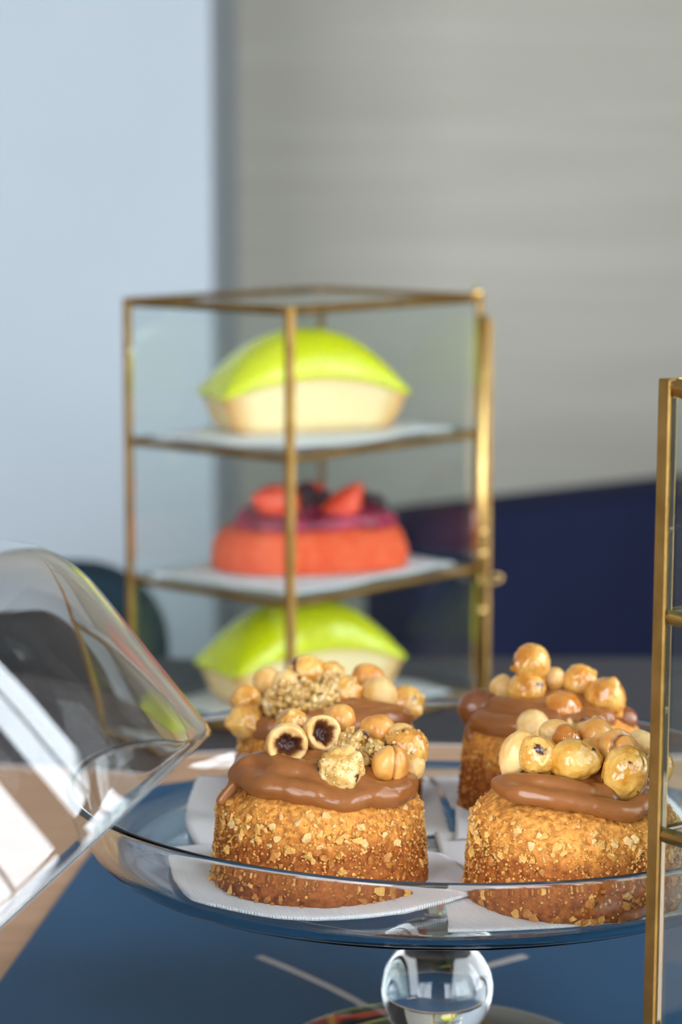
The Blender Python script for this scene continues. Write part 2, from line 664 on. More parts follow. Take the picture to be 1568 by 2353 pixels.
def tube_obj(name, pts, r, mat, parent=None, n=12):
    """round wire through points (cm)"""
    P = [Vector(p) for p in pts]
    verts, faces = [], []
    up = Vector((0.13, 0.31, 0.94))
    for i, p in enumerate(P):
        d = (P[min(i + 1, len(P) - 1)] - P[max(i - 1, 0)]).normalized()
        s = d.cross(up).normalized()
        t = s.cross(d)
        for k in range(n):
            a = 2 * PI * k / n
            v = p + (s * math.cos(a) + t * math.sin(a)) * r
            verts.append(v[:])
    for i in range(len(P) - 1):
        for k in range(n):
            a, b = i * n + k, i * n + (k + 1) % n
            faces.append((a, b, b + n, a + n))
    faces.append(tuple(range(n))[::-1])
    faces.append(tuple(range((len(P) - 1) * n, len(P) * n)))
    return mesh_obj(name, verts, faces, mat, parent, True)


# ------------------------------------------------------------------ the setting
FLOOR_Z, CEIL_Z = 0.0, 2.9


def wbox(name, x0, x1, y0, y1, z0, z1, mat):
    """box in world cm (z above the floor), a piece of the setting"""
    return struct(box_obj(name, ((x0 + x1) / 2, (y0 + y1) / 2, (z0 + z1) / 2), (x1 - x0, y1 - y0, z1 - z0), mat))


wbox('floor', -310, RIGHT_X + 10, FRONT_Y - 10, 440, -10, 0, M['floor'])
wbox('ceiling', -310, RIGHT_X + 10, FRONT_Y - 10, 440, CEIL, CEIL + 10, M['ceiling'])
wbox('wall_back', -310, RIGHT_X + 10, 424, 440, 0, CEIL, M['back_wall'])
wbox('wall_left', -300, -17.6, 340, 424, 0, CEIL, M['pillar'])
wbox('wall_far_left', -310, -300, FRONT_Y, 424, 0, CEIL, M['side_wall'])


def glazed_wall(name, lo_, hi_, wins, across, first):
    """a wall with openings; `across` maps (along, z) boxes to world; its windows have frames with rails and a mullion"""
    bm = bmesh.new()

    def piece(a, b, z0, z1):
        if b - a > 0.1 and z1 - z0 > 0.1:
            c, sz = across((a + b) / 2, (z0 + z1) / 2, b - a, z1 - z0, 10)
            add_box(bm, c, sz)
    edge = lo_
    for (a, b, z0, z1) in wins:
        piece(edge, a, 0, CEIL)
        piece(a, b, 0, z0)
        piece(a, b, z1, CEIL)
        edge = b
    piece(edge, hi_, 0, CEIL)
    struct(bm_obj(name, bm, M['front_wall']))
    for i, (a, b, z0, z1) in enumerate(wins):
        wr = struct(bpy.data.objects.new('window_%d' % (first + i), None))
        COL.objects.link(wr)
        hh = z1 - z0

        def fr(nm, u, z, du, dz, t):
            c, sz = across(u, z, du, dz, t)
            box_obj(nm, c, sz, M['frame_dark'], wr, 0.4)
        for u in (a + 2.5, b - 2.5):
            fr('stile', u, (z0 + z1) / 2, 5, hh, 6)
        for z in (z0 + 2.5, z0 + hh * 0.70, z1 - 2.5):
            fr('rail', (a + b) / 2, z, b - a - 10, 5, 6)
        fr('mullion', (a + b) / 2, (z0 + z1) / 2, 4, hh - 10, 5)


glazed_wall('wall_front', -310, RIGHT_X, WIN_FRONT, lambda u, z, du, dz, t: ((u, FRONT_Y - 5, z), (du, t, dz)), 1)
glazed_wall('wall_right', FRONT_Y, 424, WIN_RIGHT, lambda u, z, du, dz, t: ((RIGHT_X + 5, u, z), (t, du, dz)), 3)
wbox('ground', -900, 1400, -1600, 1400, -22, -12, M['ground'])

# ------------------------------------------------------------------ tables
TABLE_H = 34.95


def table(name, label, x0, x1, y0, y1, top_mat, leg_mat, edge=None):
    r = thing(name, label, 'table', (((x0 + x1) / 2) * CM, ((y0 + y1) / 2) * CM, 0))
    zt = 75.0
    hx, hy = (x1 - x0) / 2, (y1 - y0) / 2
    box_obj('tabletop', (0, 0, zt - 1.5), (2 * hx, 2 * hy - (0.8 if edge else 0), 3.0), top_mat, r, 0.15)
    if edge:
        box_obj('edge_band', (0, hy - 0.2, zt - 1.5), (2 * hx, 0.39, 3.0), edge, r, 0.08)
    for sx in (-1, 1):
        for sy in (-1, 1):
            box_obj('leg', (sx * (hx - 5), sy * (hy - 5), (zt - 3) / 2), (4.5, 4.5, zt - 3), leg_mat, r, 0.3)
    for sy in (-1, 1):
        box_obj('apron', (0, sy * (hy - 5), zt - 6.5), (2 * hx - 14.5, 2.0, 7), leg_mat, r, 0.2)
    return r


table('cafe_table', 'tan wooden table under the glass cake stand', -62, 68, 42, 141.6, M['oak'], M['dark_wood'], M['trim_white'])
table('side_table', 'dark lacquered table under the three tier brass case', -62, 62, 142.4, 170.5, M['dark_top'], M['dark_wood'])

# printed navy mat
mat_root = thing('table_mat', 'navy blue mat with pale drawn lines under the cake stand', 'mat', W(-12.91, 117.9, TABLE_H))
dl = Vector((-12.91 + 14.52, 117.9 - 101.46, 0)).normalized()      # along its left edge
dr = Vector((dl.y, -dl.x, 0))
far_l = dl * 13.0
near_l = dl * -44.0
bm = bmesh.new()
q = [far_l, near_l, near_l + dr * 46, far_l + dr * 46]
lo_v = [bm.verts.new((p.x, p.y, 0.0)) for p in q]
hi_v = [bm.verts.new((p.x, p.y, 0.12)) for p in q]
bm.faces.new(hi_v)
bm.faces.new(lo_v[::-1])
for i in range(4):
    bm.faces.new((lo_v[i], lo_v[(i + 1) % 4], hi_v[(i + 1) % 4], hi_v[i]))
bm_obj('mat_sheet', bm, M['mat'], mat_root)


def stroke(pts, w):
    """a printed line lying on the mat, points in cm about the camera foot"""
    P = [Vector((x + 12.91, y - 117.9, 0)) for x, y in pts]
    v, f = [], []
    for i, p in enumerate(P):
        d = (P[min(i + 1, len(P) - 1)] - P[max(i - 1, 0)]).normalized()
        s = Vector((-d.y, d.x, 0)) * w / 2
        v += [(p + s)[:2] + (0.135,), (p - s)[:2] + (0.135,)]
    for i in range(len(P) - 1):
        f.append((2 * i, 2 * i + 1, 2 * i + 3, 2 * i + 2))
    o = mesh_obj('printed_line', v, f, M['stroke'], mat_root)
    sm = o.modifiers.new('thickness', 'SOLIDIFY')
    sm.thickness = 0.0001
    return o


stroke(spline([(-3.62, 104.7), (-2.0, 102.7), (0.2, 99.6), (1.95, 96.4), (2.6, 93.6)], 6), 0.42)
stroke([(6.2, 103.3), (8.1, 104.8)], 0.5)

# ------------------------------------------------------------------ seating behind
def chair(name, label, loc, rot, w, back_h, mat, bevel):
    r = thing(name, label, 'chair', loc, rot)
    bm = bmesh.new()
    add_box(bm, (0, 0, 45), (w, 46, 9), 3.0, None, 4)
    bm_obj('seat', bm, mat, r, True)
    # backrest: slab with generous rounded top corners
    hw, z0, rr = w / 2, 50.0, bevel
    pts = [(-hw, z0)]
    for k in range(9):
        a = PI - k / 8 * PI / 2
        pts.append((-hw + rr + rr * math.cos(a), back_h - rr + rr * math.sin(a)))
    for k in range(9):
        a = PI / 2 - k / 8 * PI / 2
        pts.append((hw - rr + rr * math.cos(a), back_h - rr + rr * math.sin(a)))
    pts.append((hw, z0))
    bm = bmesh.new()
    f = bm.faces.new([bm.verts.new((x, -20, z)) for x, z in pts])
    ex = bmesh.ops.extrude_face_region(bm, geom=[f])
    bmesh.ops.translate(bm, vec=(0, -7, 0), verts=[e for e in ex['geom'] if isinstance(e, bmesh.types.BMVert)])
    bmesh.ops.bevel(bm, geom=[e for e in bm.edges if abs(e.verts[0].co.y - e.verts[1].co.y) < 0.1], offset=1.6, segments=3,
                    profile=0.5, affect='EDGES')
    bm_obj('backrest', bm, mat, r, True)
    for sx in (-1, 1):
        for sy in (-1, 1):
            bar_obj('leg', (sx * (hw - 5), sy * 18, 41), (sx * (hw - 3), sy * 20, 0), 3.2, 3.2, M['dark_wood'], r, 0.3)
    return r


# its padded back faces the camera
chair('upholstered_chair', 'dark teal upholstered chair behind the glass dome, left of the case', (-0.445, 2.20, 0), (0, 0, 0), 61,
      CAMZ * 100 - 32.6, M['teal_cloth'], 7.0)


def banquette():
    r = thing('banquette', 'long navy upholstered bench against the grey wall, right of the case', 'bench', W(36.0, 292.0, CAMZ * 100),
              (0, 0, math.atan2(23.6, 29.5)))
    zt = CAMZ * 100 - 41.2
    bm = bmesh.new()
    add_box(bm, (16, -8, (zt + 8) / 2 + 4), (124, 12, zt - 8), 3.0, None, 4)
    bm_obj('backrest', bm, M['navy_cloth'], r, True)
    bm = bmesh.new()
    add_box(bm, (16, 26.5, 34), (124, 56, 20), 4.0, None, 4)
    bm_obj('seat', bm, M['navy_cloth'], r, True)
    for sx in (-30, 70):
        for sy in (-8, 46):
            box_obj('leg', (sx, sy, 4), (5, 5, 8), M['dark_wood'], r, 0.3)
    return r


banquette()

# ------------------------------------------------------------------ glass cake stand
BX, BY = 3.73, 92.27
FLOOR_D = 2.54                                  # bowl floor under the rim
stand = thing('cake_stand', 'clear glass footed cake stand carrying the four hazelnut cakes', 'cake stand', W(BX, BY, TABLE_H - 0.12))
ZB = TABLE_H - 0.12 - 23.66 - FLOOR_D           # height of the bowl floor above the mat
inner = [(0, 0), (6, 0), (11.7, 0.02), (12.4, 0.16), (12.95, 0.55), (13.3, 1.1), (13.55, 1.8), (13.68, 2.42)]
rimp = [(13.84 - 0.16 * math.cos(k / 10 * PI), 2.44 + 0.16 * math.sin(k / 10 * PI)) for k in range(11)]
BT = 0.32                                       # wall thickness
ins = inner[:2] + spline(inner[2:], 4)
outer = []
for i, (r_, z_) in enumerate(ins):
    a_, b_ = ins[max(0, i - 1)], ins[min(len(ins) - 1, i + 1)]
    d_ = Vector((b_[0] - a_[0], b_[1] - a_[1])).normalized()
    outer.append((r_ + d_.y * BT, z_ - d_.x * BT))
outer = [p for p in outer[::-1] if p[0] > 2.3 and p[1] < 2.40]
prof = ins + rimp + outer + [(2.2, -0.36), (1.9, -0.57), (0, -0.6)]


def bowl_shear(x, z):
    return -0.015 * x * min(1, max(0, z / 2.5))


bo = lathe_obj('bowl', prof, 192, M['bowl_glass'], stand, bowl_shear)
bo.location.z = ZB * CM
ball_c = TABLE_H - 0.12 - 31.95
rb = 2.16
stem = [(0, ball_c - rb * 0.985)]
for k in range(1, 21):
    a = -PI / 2 + k / 20 * (PI / 2 + math.radians(76))
    stem.append((rb * math.cos(a), ball_c + rb * math.sin(a)))
stem = [(0, stem[1][1])] + stem[1:]
stem += [(0.48, ball_c + 2.25), (0.55, ball_c + 2.6), (0.9, ball_c + 3.3), (1.6, ZB - 0.8), (1.6, ZB - 0.63), (0, ZB - 0.63)]
lathe_obj('stem_ball', stem, 96, M['bowl_glass'], stand)
zb = stem[0][1] - 0.02
foot = [(0, zb), (0.8, zb - 0.02), (1.4, zb - 0.12), (2.6, zb - 0.3), (4.2, 0.42), (5.7, 0.27), (6.2, 0.2), (6.32, 0.12), (6.25, 0.03), (5.9, 0.0), (0, 0.0)]
lathe_obj('foot', foot[:2] + spline(foot[2:8], 3) + foot[8:], 96, M['bowl_glass'], stand)

# ------------------------------------------------------------------ leaning glass dome
ax = Vector((-0.6751, 0.1361, 0.7251)).normalized()
dome_c = W(-13.43, 73.0, 26.14)
dome = thing('glass_dome', 'large clear glass cake dome leaning on its side against the stand', 'cake dome', dome_c)
dome.rotation_mode = 'QUATERNION'
dome.rotation_quaternion = Vector((0, 0, 1)).rotation_difference(ax)
DR = 12.75
outp = [(DR, 0.0), (DR + .08, 0.2), (DR + .12, 0.6), (DR + .18, 1.6), (DR + .28, 3.2), (DR + .40, 5.0), (DR + .42, 6.3), (DR + .18, 7.5), (DR - .45, 8.5),
        (DR - 1.5, 9.4), (DR - 3.2, 10.15), (DR - 5.5, 10.6), (DR - 8.5, 10.85), (1.2, 11.0)]
th = 0.26
op = spline(outp, 5)
ip = []
for i, (r, z) in enumerate(op):
    a, b = op[max(0, i - 1)], op[min(len(op) - 1, i + 1)]
    d = Vector((b[0] - a[0], b[1] - a[1])).normalized()
    ip.append((r - d.y * th, z + d.x * th))
ip[0] = (DR - th, 0.0)
prof = [(DR - 0.06, -0.05)] + op[1:] + [(0, 11.0)] + [(0, 11.0 - th)] + ip[::-1] + [(DR - th + 0.05, -0.05), (DR - 0.06, -0.05)]
# build inner pole and outer pole as one closed shell
lathe_obj('dome_shell', prof, 192, M['dome_glass'], dome)
lathe_obj('knob', [(0, 11.03), (0.7, 11.03), (0.6, 11.5), (0.9, 12.0), (1.5, 12.5), (1.75, 13.2), (1.5, 13.9), (0.8, 14.25), (0, 14.35)], 48, M['dome_glass'], dome)

# ------------------------------------------------------------------ napkins
def coons(corners, bulges, u, v):
    a, b, c, d = [Vector(p) for p in corners]

    def edge(p, q, k, t):
        return p.lerp(q, t) + Vector(k) * (4 * t * (1 - t))
    bo_, to_ = edge(a, b, bulges[0], u), edge(d, c, bulges[2], u)
    le, ri = edge(a, d, bulges[3], v), edge(b, c, bulges[1], v)
    bil = a.lerp(b, u).lerp(d.lerp(c, u), v)
    return bo_.lerp(to_, v) + le.lerp(ri, u) - bil


def bowl_floor(r):
    pr = inner
    for (r0, z0), (r1, z1) in zip(pr[:-1], pr[1:]):
        if r0 <= r <= r1:
            return z0 + (z1 - z0) * (r - r0) / (r1 - r0)
    return pr[-1][1] if r > pr[-1][0] else 0.0


def sheet(name, label, corners, bulges, zfun, thick, loc, group, n=44, seed=0):
    verts, faces = [], []
    N1 = n + 1
    for s in (0, 1):
        for j in range(N1):
            for i in range(N1):
                p = coons(corners, bulges, i / n, j / n)
                z = zfun(p.x, p.y, i / n, j / n)
                jig = 0.035 if i in (0, n) or j in (0, n) else 0.0
                px = p.x + jig * noise.noise((p.x * 6, p.y * 6, seed + 3.1))
                py = p.y + jig * noise.noise((p.x * 6, p.y * 6, seed + 9.7))
                verts.append((px, py, z + (thick if s else 0)))
    for j in range(n):
        for i in range(n):
            a = j * N1 + i
            faces.append((a, a + N1, a + N1 + 1, a + 1))
            b = a + N1 * N1
            faces.append((b, b + 1, b + N1 + 1, b + N1))
    ring = [i for i in range(N1)] + [j * N1 + n for j in range(1, N1)] + [n * N1 + i for i in range(n - 1, -1, -1)] + [j * N1 for j in range(n - 1, 0, -1)]
    for k in range(len(ring)):
        a, b = ring[k], ring[(k + 1) % len(ring)]
        faces.append((a, b, b + N1 * N1, a + N1 * N1))
    o = mesh_obj(name, verts, faces, M['napkin'], None, True)
    o.location = loc
    return tag(o, label, 'napkin', group)


bowl_loc = stand.location + Vector((0, 0, ZB * CM))


def zf(off, lifts=(), wav=0.02, seed=0.0):
    def f(x, y, u, v):
        z = bowl_floor(math.hypot(x, y)) + 0.02 + off(x, y) + wav * (1 + noise.noise((x * 0.7, y * 0.7, seed)))
        for (lx, ly, lr, lh) in lifts:
            d = math.hypot(x - lx, y - ly)
            if d < lr:
                z += lh * (0.5 + 0.5 * math.cos(PI * d / lr))
        return z
    return f


GN = 'white napkins under the hazelnut cakes'
sheet('paper_napkin', 'white embossed napkin under the front right hazelnut cake', [(-0.1, -11.25), (8.6, -9.3), (9.6, -1.0), (-0.1, 1.2)],
      [(0, -0.35), (0.5, 0), (0, 0.3), (0.1, 0)], zf(lambda x, y: 0.0), 0.10, bowl_loc, GN, seed=1)
sheet('paper_napkin', 'white napkin with a folded edge under the back right cake', [(0.6, -0.2), (9.8, 0.6), (9.0, 8.6), (0.0, 9.2)],
      [(-0.1, 0.3), (0.4, 0), (0, 0.3), (0.4, 0)], zf(lambda x, y: 0.15 if y < 2.2 else 0.15, [(0.2, 2.6, 1.9, 0.65)]), 0.10, bowl_loc, GN, seed=2)
sheet('paper_napkin', 'white napkin under the back left cake, turned up at its left side', [(-9.1, -1.0), (0.5, 1.2), (0.2, 9.6), (-9.6, 7.4)],
      [(0.5, -0.2), (0, 0), (0, 0.9), (-0.55, 0)], zf(lambda x, y: 0.0, [(-9.7, 7.6, 4.0, 0.55)]), 0.10, bowl_loc, GN, seed=3)
sheet('paper_napkin', 'white embossed napkin under the front left cake with halved hazelnuts', [(-8.9, -8.4), (1.15, -7.2), (0.0, -2.4), (-10.2, -1.7)],
      [(0.0, -2.5), (0.35, 0), (-0.2, 1.2), (-0.3, 0)], zf(lambda x, y: 0.145, [(1.15, -7.2, 2.2, 0.10)]), 0.14, bowl_loc, GN, seed=4)

# ------------------------------------------------------------------ hazelnut cakes
rnd = random.Random(7)
NZ = noise.noise


def ico(sub):
    bm = bmesh.new()
    bmesh.ops.create_icosphere(bm, subdivisions=sub, radius=1.0)
    vs = [v.co.copy() for v in bm.verts]
    fs = [tuple(v.index for v in f.verts) for f in bm.faces]
    bm.free()
    return vs, fs


ICO4, ICO3, ICO2, ICO1 = ico(5), ico(3), ico(2), ico(1)


def sstep(a, b, x):
    t = min(1, max(0, (x - a) / (b - a)))
    return t * t * (3 - 2 * t)


def nut_mesh(kind, sx, sz, seed):
    """vertices (cm) of one hazelnut, tip along +Z, and its dark hollow weight"""
    vs, fs = ICO4 if kind in ('hollow', 'cluster', 'caramel', 'curl', 'split') else ICO4
    out, hol = [], []
    S = Vector((seed * 3.17, seed * 1.31, seed * 0.77))
    bumps = []
    if kind in ('caramel', 'cluster'):
        rr = random.Random(seed)
        for k in range(rr.randint(3, 5) if kind == 'caramel' else 9):
            d = Vector((rr.gauss(0, 1), rr.gauss(0, 1), rr.gauss(0, 1))).normalized()
            bumps.append((d, rr.uniform(0.10, 0.26), rr.uniform(0.16, 0.30)))
    for v in vs:
        n = v.normalized()
        h = 0.0
        r = 1.0 + 0.06 * NZ(n * 1.3 + S) + 0.03 * NZ(n * 3.1 + S)
        if n.z > 0:
            r *= 1.0 + 0.16 * n.z ** 5                        # pointed tip
        else:
            r *= 1.0 - 0.07 * (-n.z) ** 3                     # flat base
        if kind in ('pale', 'roast', 'choc'):
            r += 0.020 * NZ(Vector((n.x * 9, n.y * 9, n.z * 2)) + S)
        if kind == 'caramel':
            r += 0.05 * NZ(n * 4.5 + S) + 0.022 * NZ(n * 12 + S)
        if kind == 'yellow':
            r += 0.045 * NZ(n * 4 + S) + 0.018 * NZ(n * 11 + S)
        if kind == 'amber':
            r += 0.03 * NZ(n * 4 + S)
        if kind == 'cluster':
            r += 0.10 * NZ(n * 3.0 + S) + 0.05 * NZ(n * 9 + S) + 0.03 * NZ(n * 20 + S)
        for d, hgt, wd in bumps:
            a = 1 - n.dot(d)
            if a < wd * wd * 2:
                r += hgt * math.exp(-a / (wd * wd * 0.45))
        if kind in ('hollow', 'curl'):
            ang = math.acos(max(-1, min(1, n.z)))
            ang += 0.10 * NZ(n * 2.5 + S)
            if kind == 'hollow':
                p_ = n * r
                z = p_.z
                if ang < 1.15:                                  # cut face with a ragged roasted pit
                    rad = math.sin(ang) / math.sin(1.15)
                    az = math.atan2(n.y, n.x)
                    lip = math.cos(1.15) + 0.10 * math.sin(az * 2 + seed) * rad
                    streak = NZ((math.cos(az) * 2.2, math.sin(az) * 2.2, rad * 0.8 + seed)) + 0.5 * NZ((math.cos(az) * 8, math.sin(az) * 8, rad * 0.8 + seed))
                    edge = 0.20 * NZ((math.cos(az) * 1.6, math.sin(az) * 1.6, seed + 5.0))
                    rp = rad + edge + 0.05 * streak
                    z = lip + 0.15 * math.exp(-((rad - 0.86) / 0.18) ** 2) - 0.55 * (1 - sstep(0.26, 0.66, rp)) - 0.04 * (1 - rad)
                    h = 1 - sstep(0.22, 0.86, rp + 0.16 * streak)
                    z += 0.10 * NZ(n * 7 + S) * (1 - sstep(0.1, 0.5, rp))
                    k = 0.93 * rad
                    L_ = math.hypot(n.x, n.y) or 1
                    out.append((n.x / L_ * k * sx, n.y / L_ * k * sx, z * sz))
                    hol.append(max(0, h))
                    continue
            else:
                g = math.exp(-((ang - 0.95) / 0.14) ** 2)
                r -= 0.20 * g
                h = 0.45 * g
        if kind == 'split':
            g = math.exp(-((n.x + 0.1 * n.z) / 0.07) ** 2)
            r -= 0.17 * g
            h = 0.35 * g
        out.append((n.x * r * sx, n.y * r * sx, n.z * r * sz))
        hol.append(max(0.0, h))
    return out, fs, hol


NUT_MAT = {'hollow': 'nut_hollow', 'caramel': 'nut_caramel', 'cluster': 'nut_cluster', 'roast': 'nut_roast', 'split': 'nut_roast', 'pale': 'nut_pale',
           'amber': 'nut_amber', 'yellow': 'nut_yellow', 'curl': 'nut_roast', 'choc': 'cream_dark'}


def crumble(seed, sx, sz, parent, loc):
    """a cluster of caramelised nut crumbs: many faceted grains in one lump"""
    rr = random.Random(seed)
    V_, F_ = [], []
    n = int(60 + 130 * sx * sz)
    for k in range(n):
        d = Vector((rr.gauss(0, 1), rr.gauss(0, 1), rr.gauss(0, 1))).normalized() * (rr.random() ** 0.40)
        c = Vector((d.x * sx, d.y * min(sx, 0.9), d.z * sz)) * 0.86
        g = rr.uniform(0.09, 0.20)
        vs, fs = ICO2
        b = len(V_)
        st = Vector((rr.uniform(0.8, 1.3), rr.uniform(0.8, 1.3), rr.uniform(0.8, 1.3)))
        off = Vector((rr.random() * 50, rr.random() * 50, 0))
        for v in vs:
            r = g * (1 + 0.55 * NZ(v * 1.9 + off))
            V_.append((c.x + v.x * r * st.x, c.y + v.y * r * st.y, c.z + v.z * r * st.z))
        F_ += [tuple(i + b for i in f) for f in fs]
    o = mesh_obj('caramel_crumble', V_, F_, M['crumb'], parent)
    o.location = Vector(loc) * CM
    return stuff(o)


def sugar(seed, verts, parent, count):
    """little grains of set caramel stuck to one side of a nut"""
    rr = random.Random(seed)
    d0 = Vector((rr.gauss(0, 1), rr.gauss(0, 1), rr.gauss(0, 1))).normalized()
    V_, F_ = [], []
    vs, fs = ICO1
    tries = 0
    while count and tries < 4000:
        tries += 1
        p = Vector(rr.choice(verts))
        if p.normalized().dot(d0) < rr.uniform(-0.4, 0.7):
            continue
        count -= 1
        g = rr.uniform(0.03, 0.085)
        b = len(V_)
        V_ += [(p.x + v.x * g * rr.uniform(.7, 1.3), p.y + v.y * g * rr.uniform(.7, 1.3), p.z + v.z * g * rr.uniform(.7, 1.3)) for v in vs]
        F_ += [tuple(i + b for i in f) for f in fs]
    return stuff(mesh_obj('sugar_grains', V_, F_, M['crumb'], parent))


def blob_mass(name, spheres, mat, parent, voxel=0.0008, smooth=9, lump=0.0022):
    """soft cream: overlapping balls fused by a voxel remesh and relaxed"""
    V_, F_ = [], []
    vs, fs = ICO3
    for (x, y, z, r) in spheres:
        b = len(V_)
        V_ += [(x + v.x * r, y + v.y * r, z + v.z * r * 0.92) for v in vs]
        F_ += [tuple(i + b for i in f) for f in fs]
    o = mesh_obj(name, V_, F_, mat, parent, True)
    rm = o.modifiers.new('fuse', 'REMESH')
    rm.mode = 'VOXEL'
    rm.voxel_size = voxel
    rm.use_smooth_shade = True
    sm = o.modifiers.new('relax', 'SMOOTH')
    sm.factor = 0.5
    sm.iterations = smooth
    if lump:
        tx = bpy.data.textures.new('cream_lumps', 'CLOUDS')
        tx.noise_scale = 0.012
        dm = o.modifiers.new('lumps', 'DISPLACE')
        dm.texture = tx
        dm.texture_coords = 'LOCAL'
        dm.strength = lump
        dm.mid_level = 0.5
    return o


def chain(pts, n=7):
    return spline(pts, n)


SPONGE = [(3.92, 0.0), (3.93, 0.5), (3.87, 1.2), (3.80, 1.9), (3.74, 2.35), (3.71, 2.65), (3.60, 2.98), (3.38, 3.28), (3.0, 3.56), (2.4, 3.83), (1.6, 4.05),
          (0.8, 4.18)]


def sponge_r(z):
    for (r0, z0), (r1, z1) in zip(SPONGE[:-1], SPONGE[1:]):
        if z0 <= z <= z1:
            return r0 + (r1 - r0) * (z - z0) / (z1 - z0)
    return 0.8


def top_z(r):
    for (r0, z0), (r1, z1) in zip(SPONGE[4:-1], SPONGE[5:]):
        if r1 <= r <= r0:
            return z0 + (z1 - z0) * (r0 - r) / (r0 - r1)
    return 4.2


CHIPS = []
for k in range(8):      # eight shapes of chopped nut, shared by all chips
    rr = random.Random(100 + k)
    bm = bmesh.new()
    for q_ in range(11):
        d = Vector((rr.gauss(0, 1), rr.gauss(0, 1), rr.gauss(0, 1))).normalized()
        bm.verts.new((d.x * rr.uniform(0.75, 1.1), d.y * rr.uniform(0.6, 0.9), d.z * rr.uniform(0.35, 0.6)))
    bmesh.ops.convex_hull(bm, input=bm.verts)
    bmesh.ops.delete(bm, geom=[v for v in bm.verts if not v.link_faces], context='VERTS')
    bmesh.ops.scale(bm, vec=(CM,) * 3, verts=bm.verts)
    bmesh.ops.recalc_face_normals(bm, faces=bm.faces)
    for mi in ('chip_a', 'chip_b', 'chip_c'):
        me = bpy.data.meshes.new('nut_chip')
        bm.to_mesh(me)
        me.materials.append(M[mi])
        CHIPS.append((me, mi))
    bm.free()
CHIP_BY = {mi: [m for m, q_ in CHIPS if q_ == mi] for mi in ('chip_a', 'chip_b', 'chip_c')}


def surf(ang, z, seed):
    """point and outward normal on the sponge"""
    r = sponge_r(z)
    dz = 0.05
    dr_ = sponge_r(min(4.1, z + dz)) - sponge_r(max(0, z - dz))
    n = Vector((math.cos(ang), math.sin(ang), -dr_ / (2 * dz))).normalized()
    return Vector((r * math.cos(ang), r * math.sin(ang), z)), n


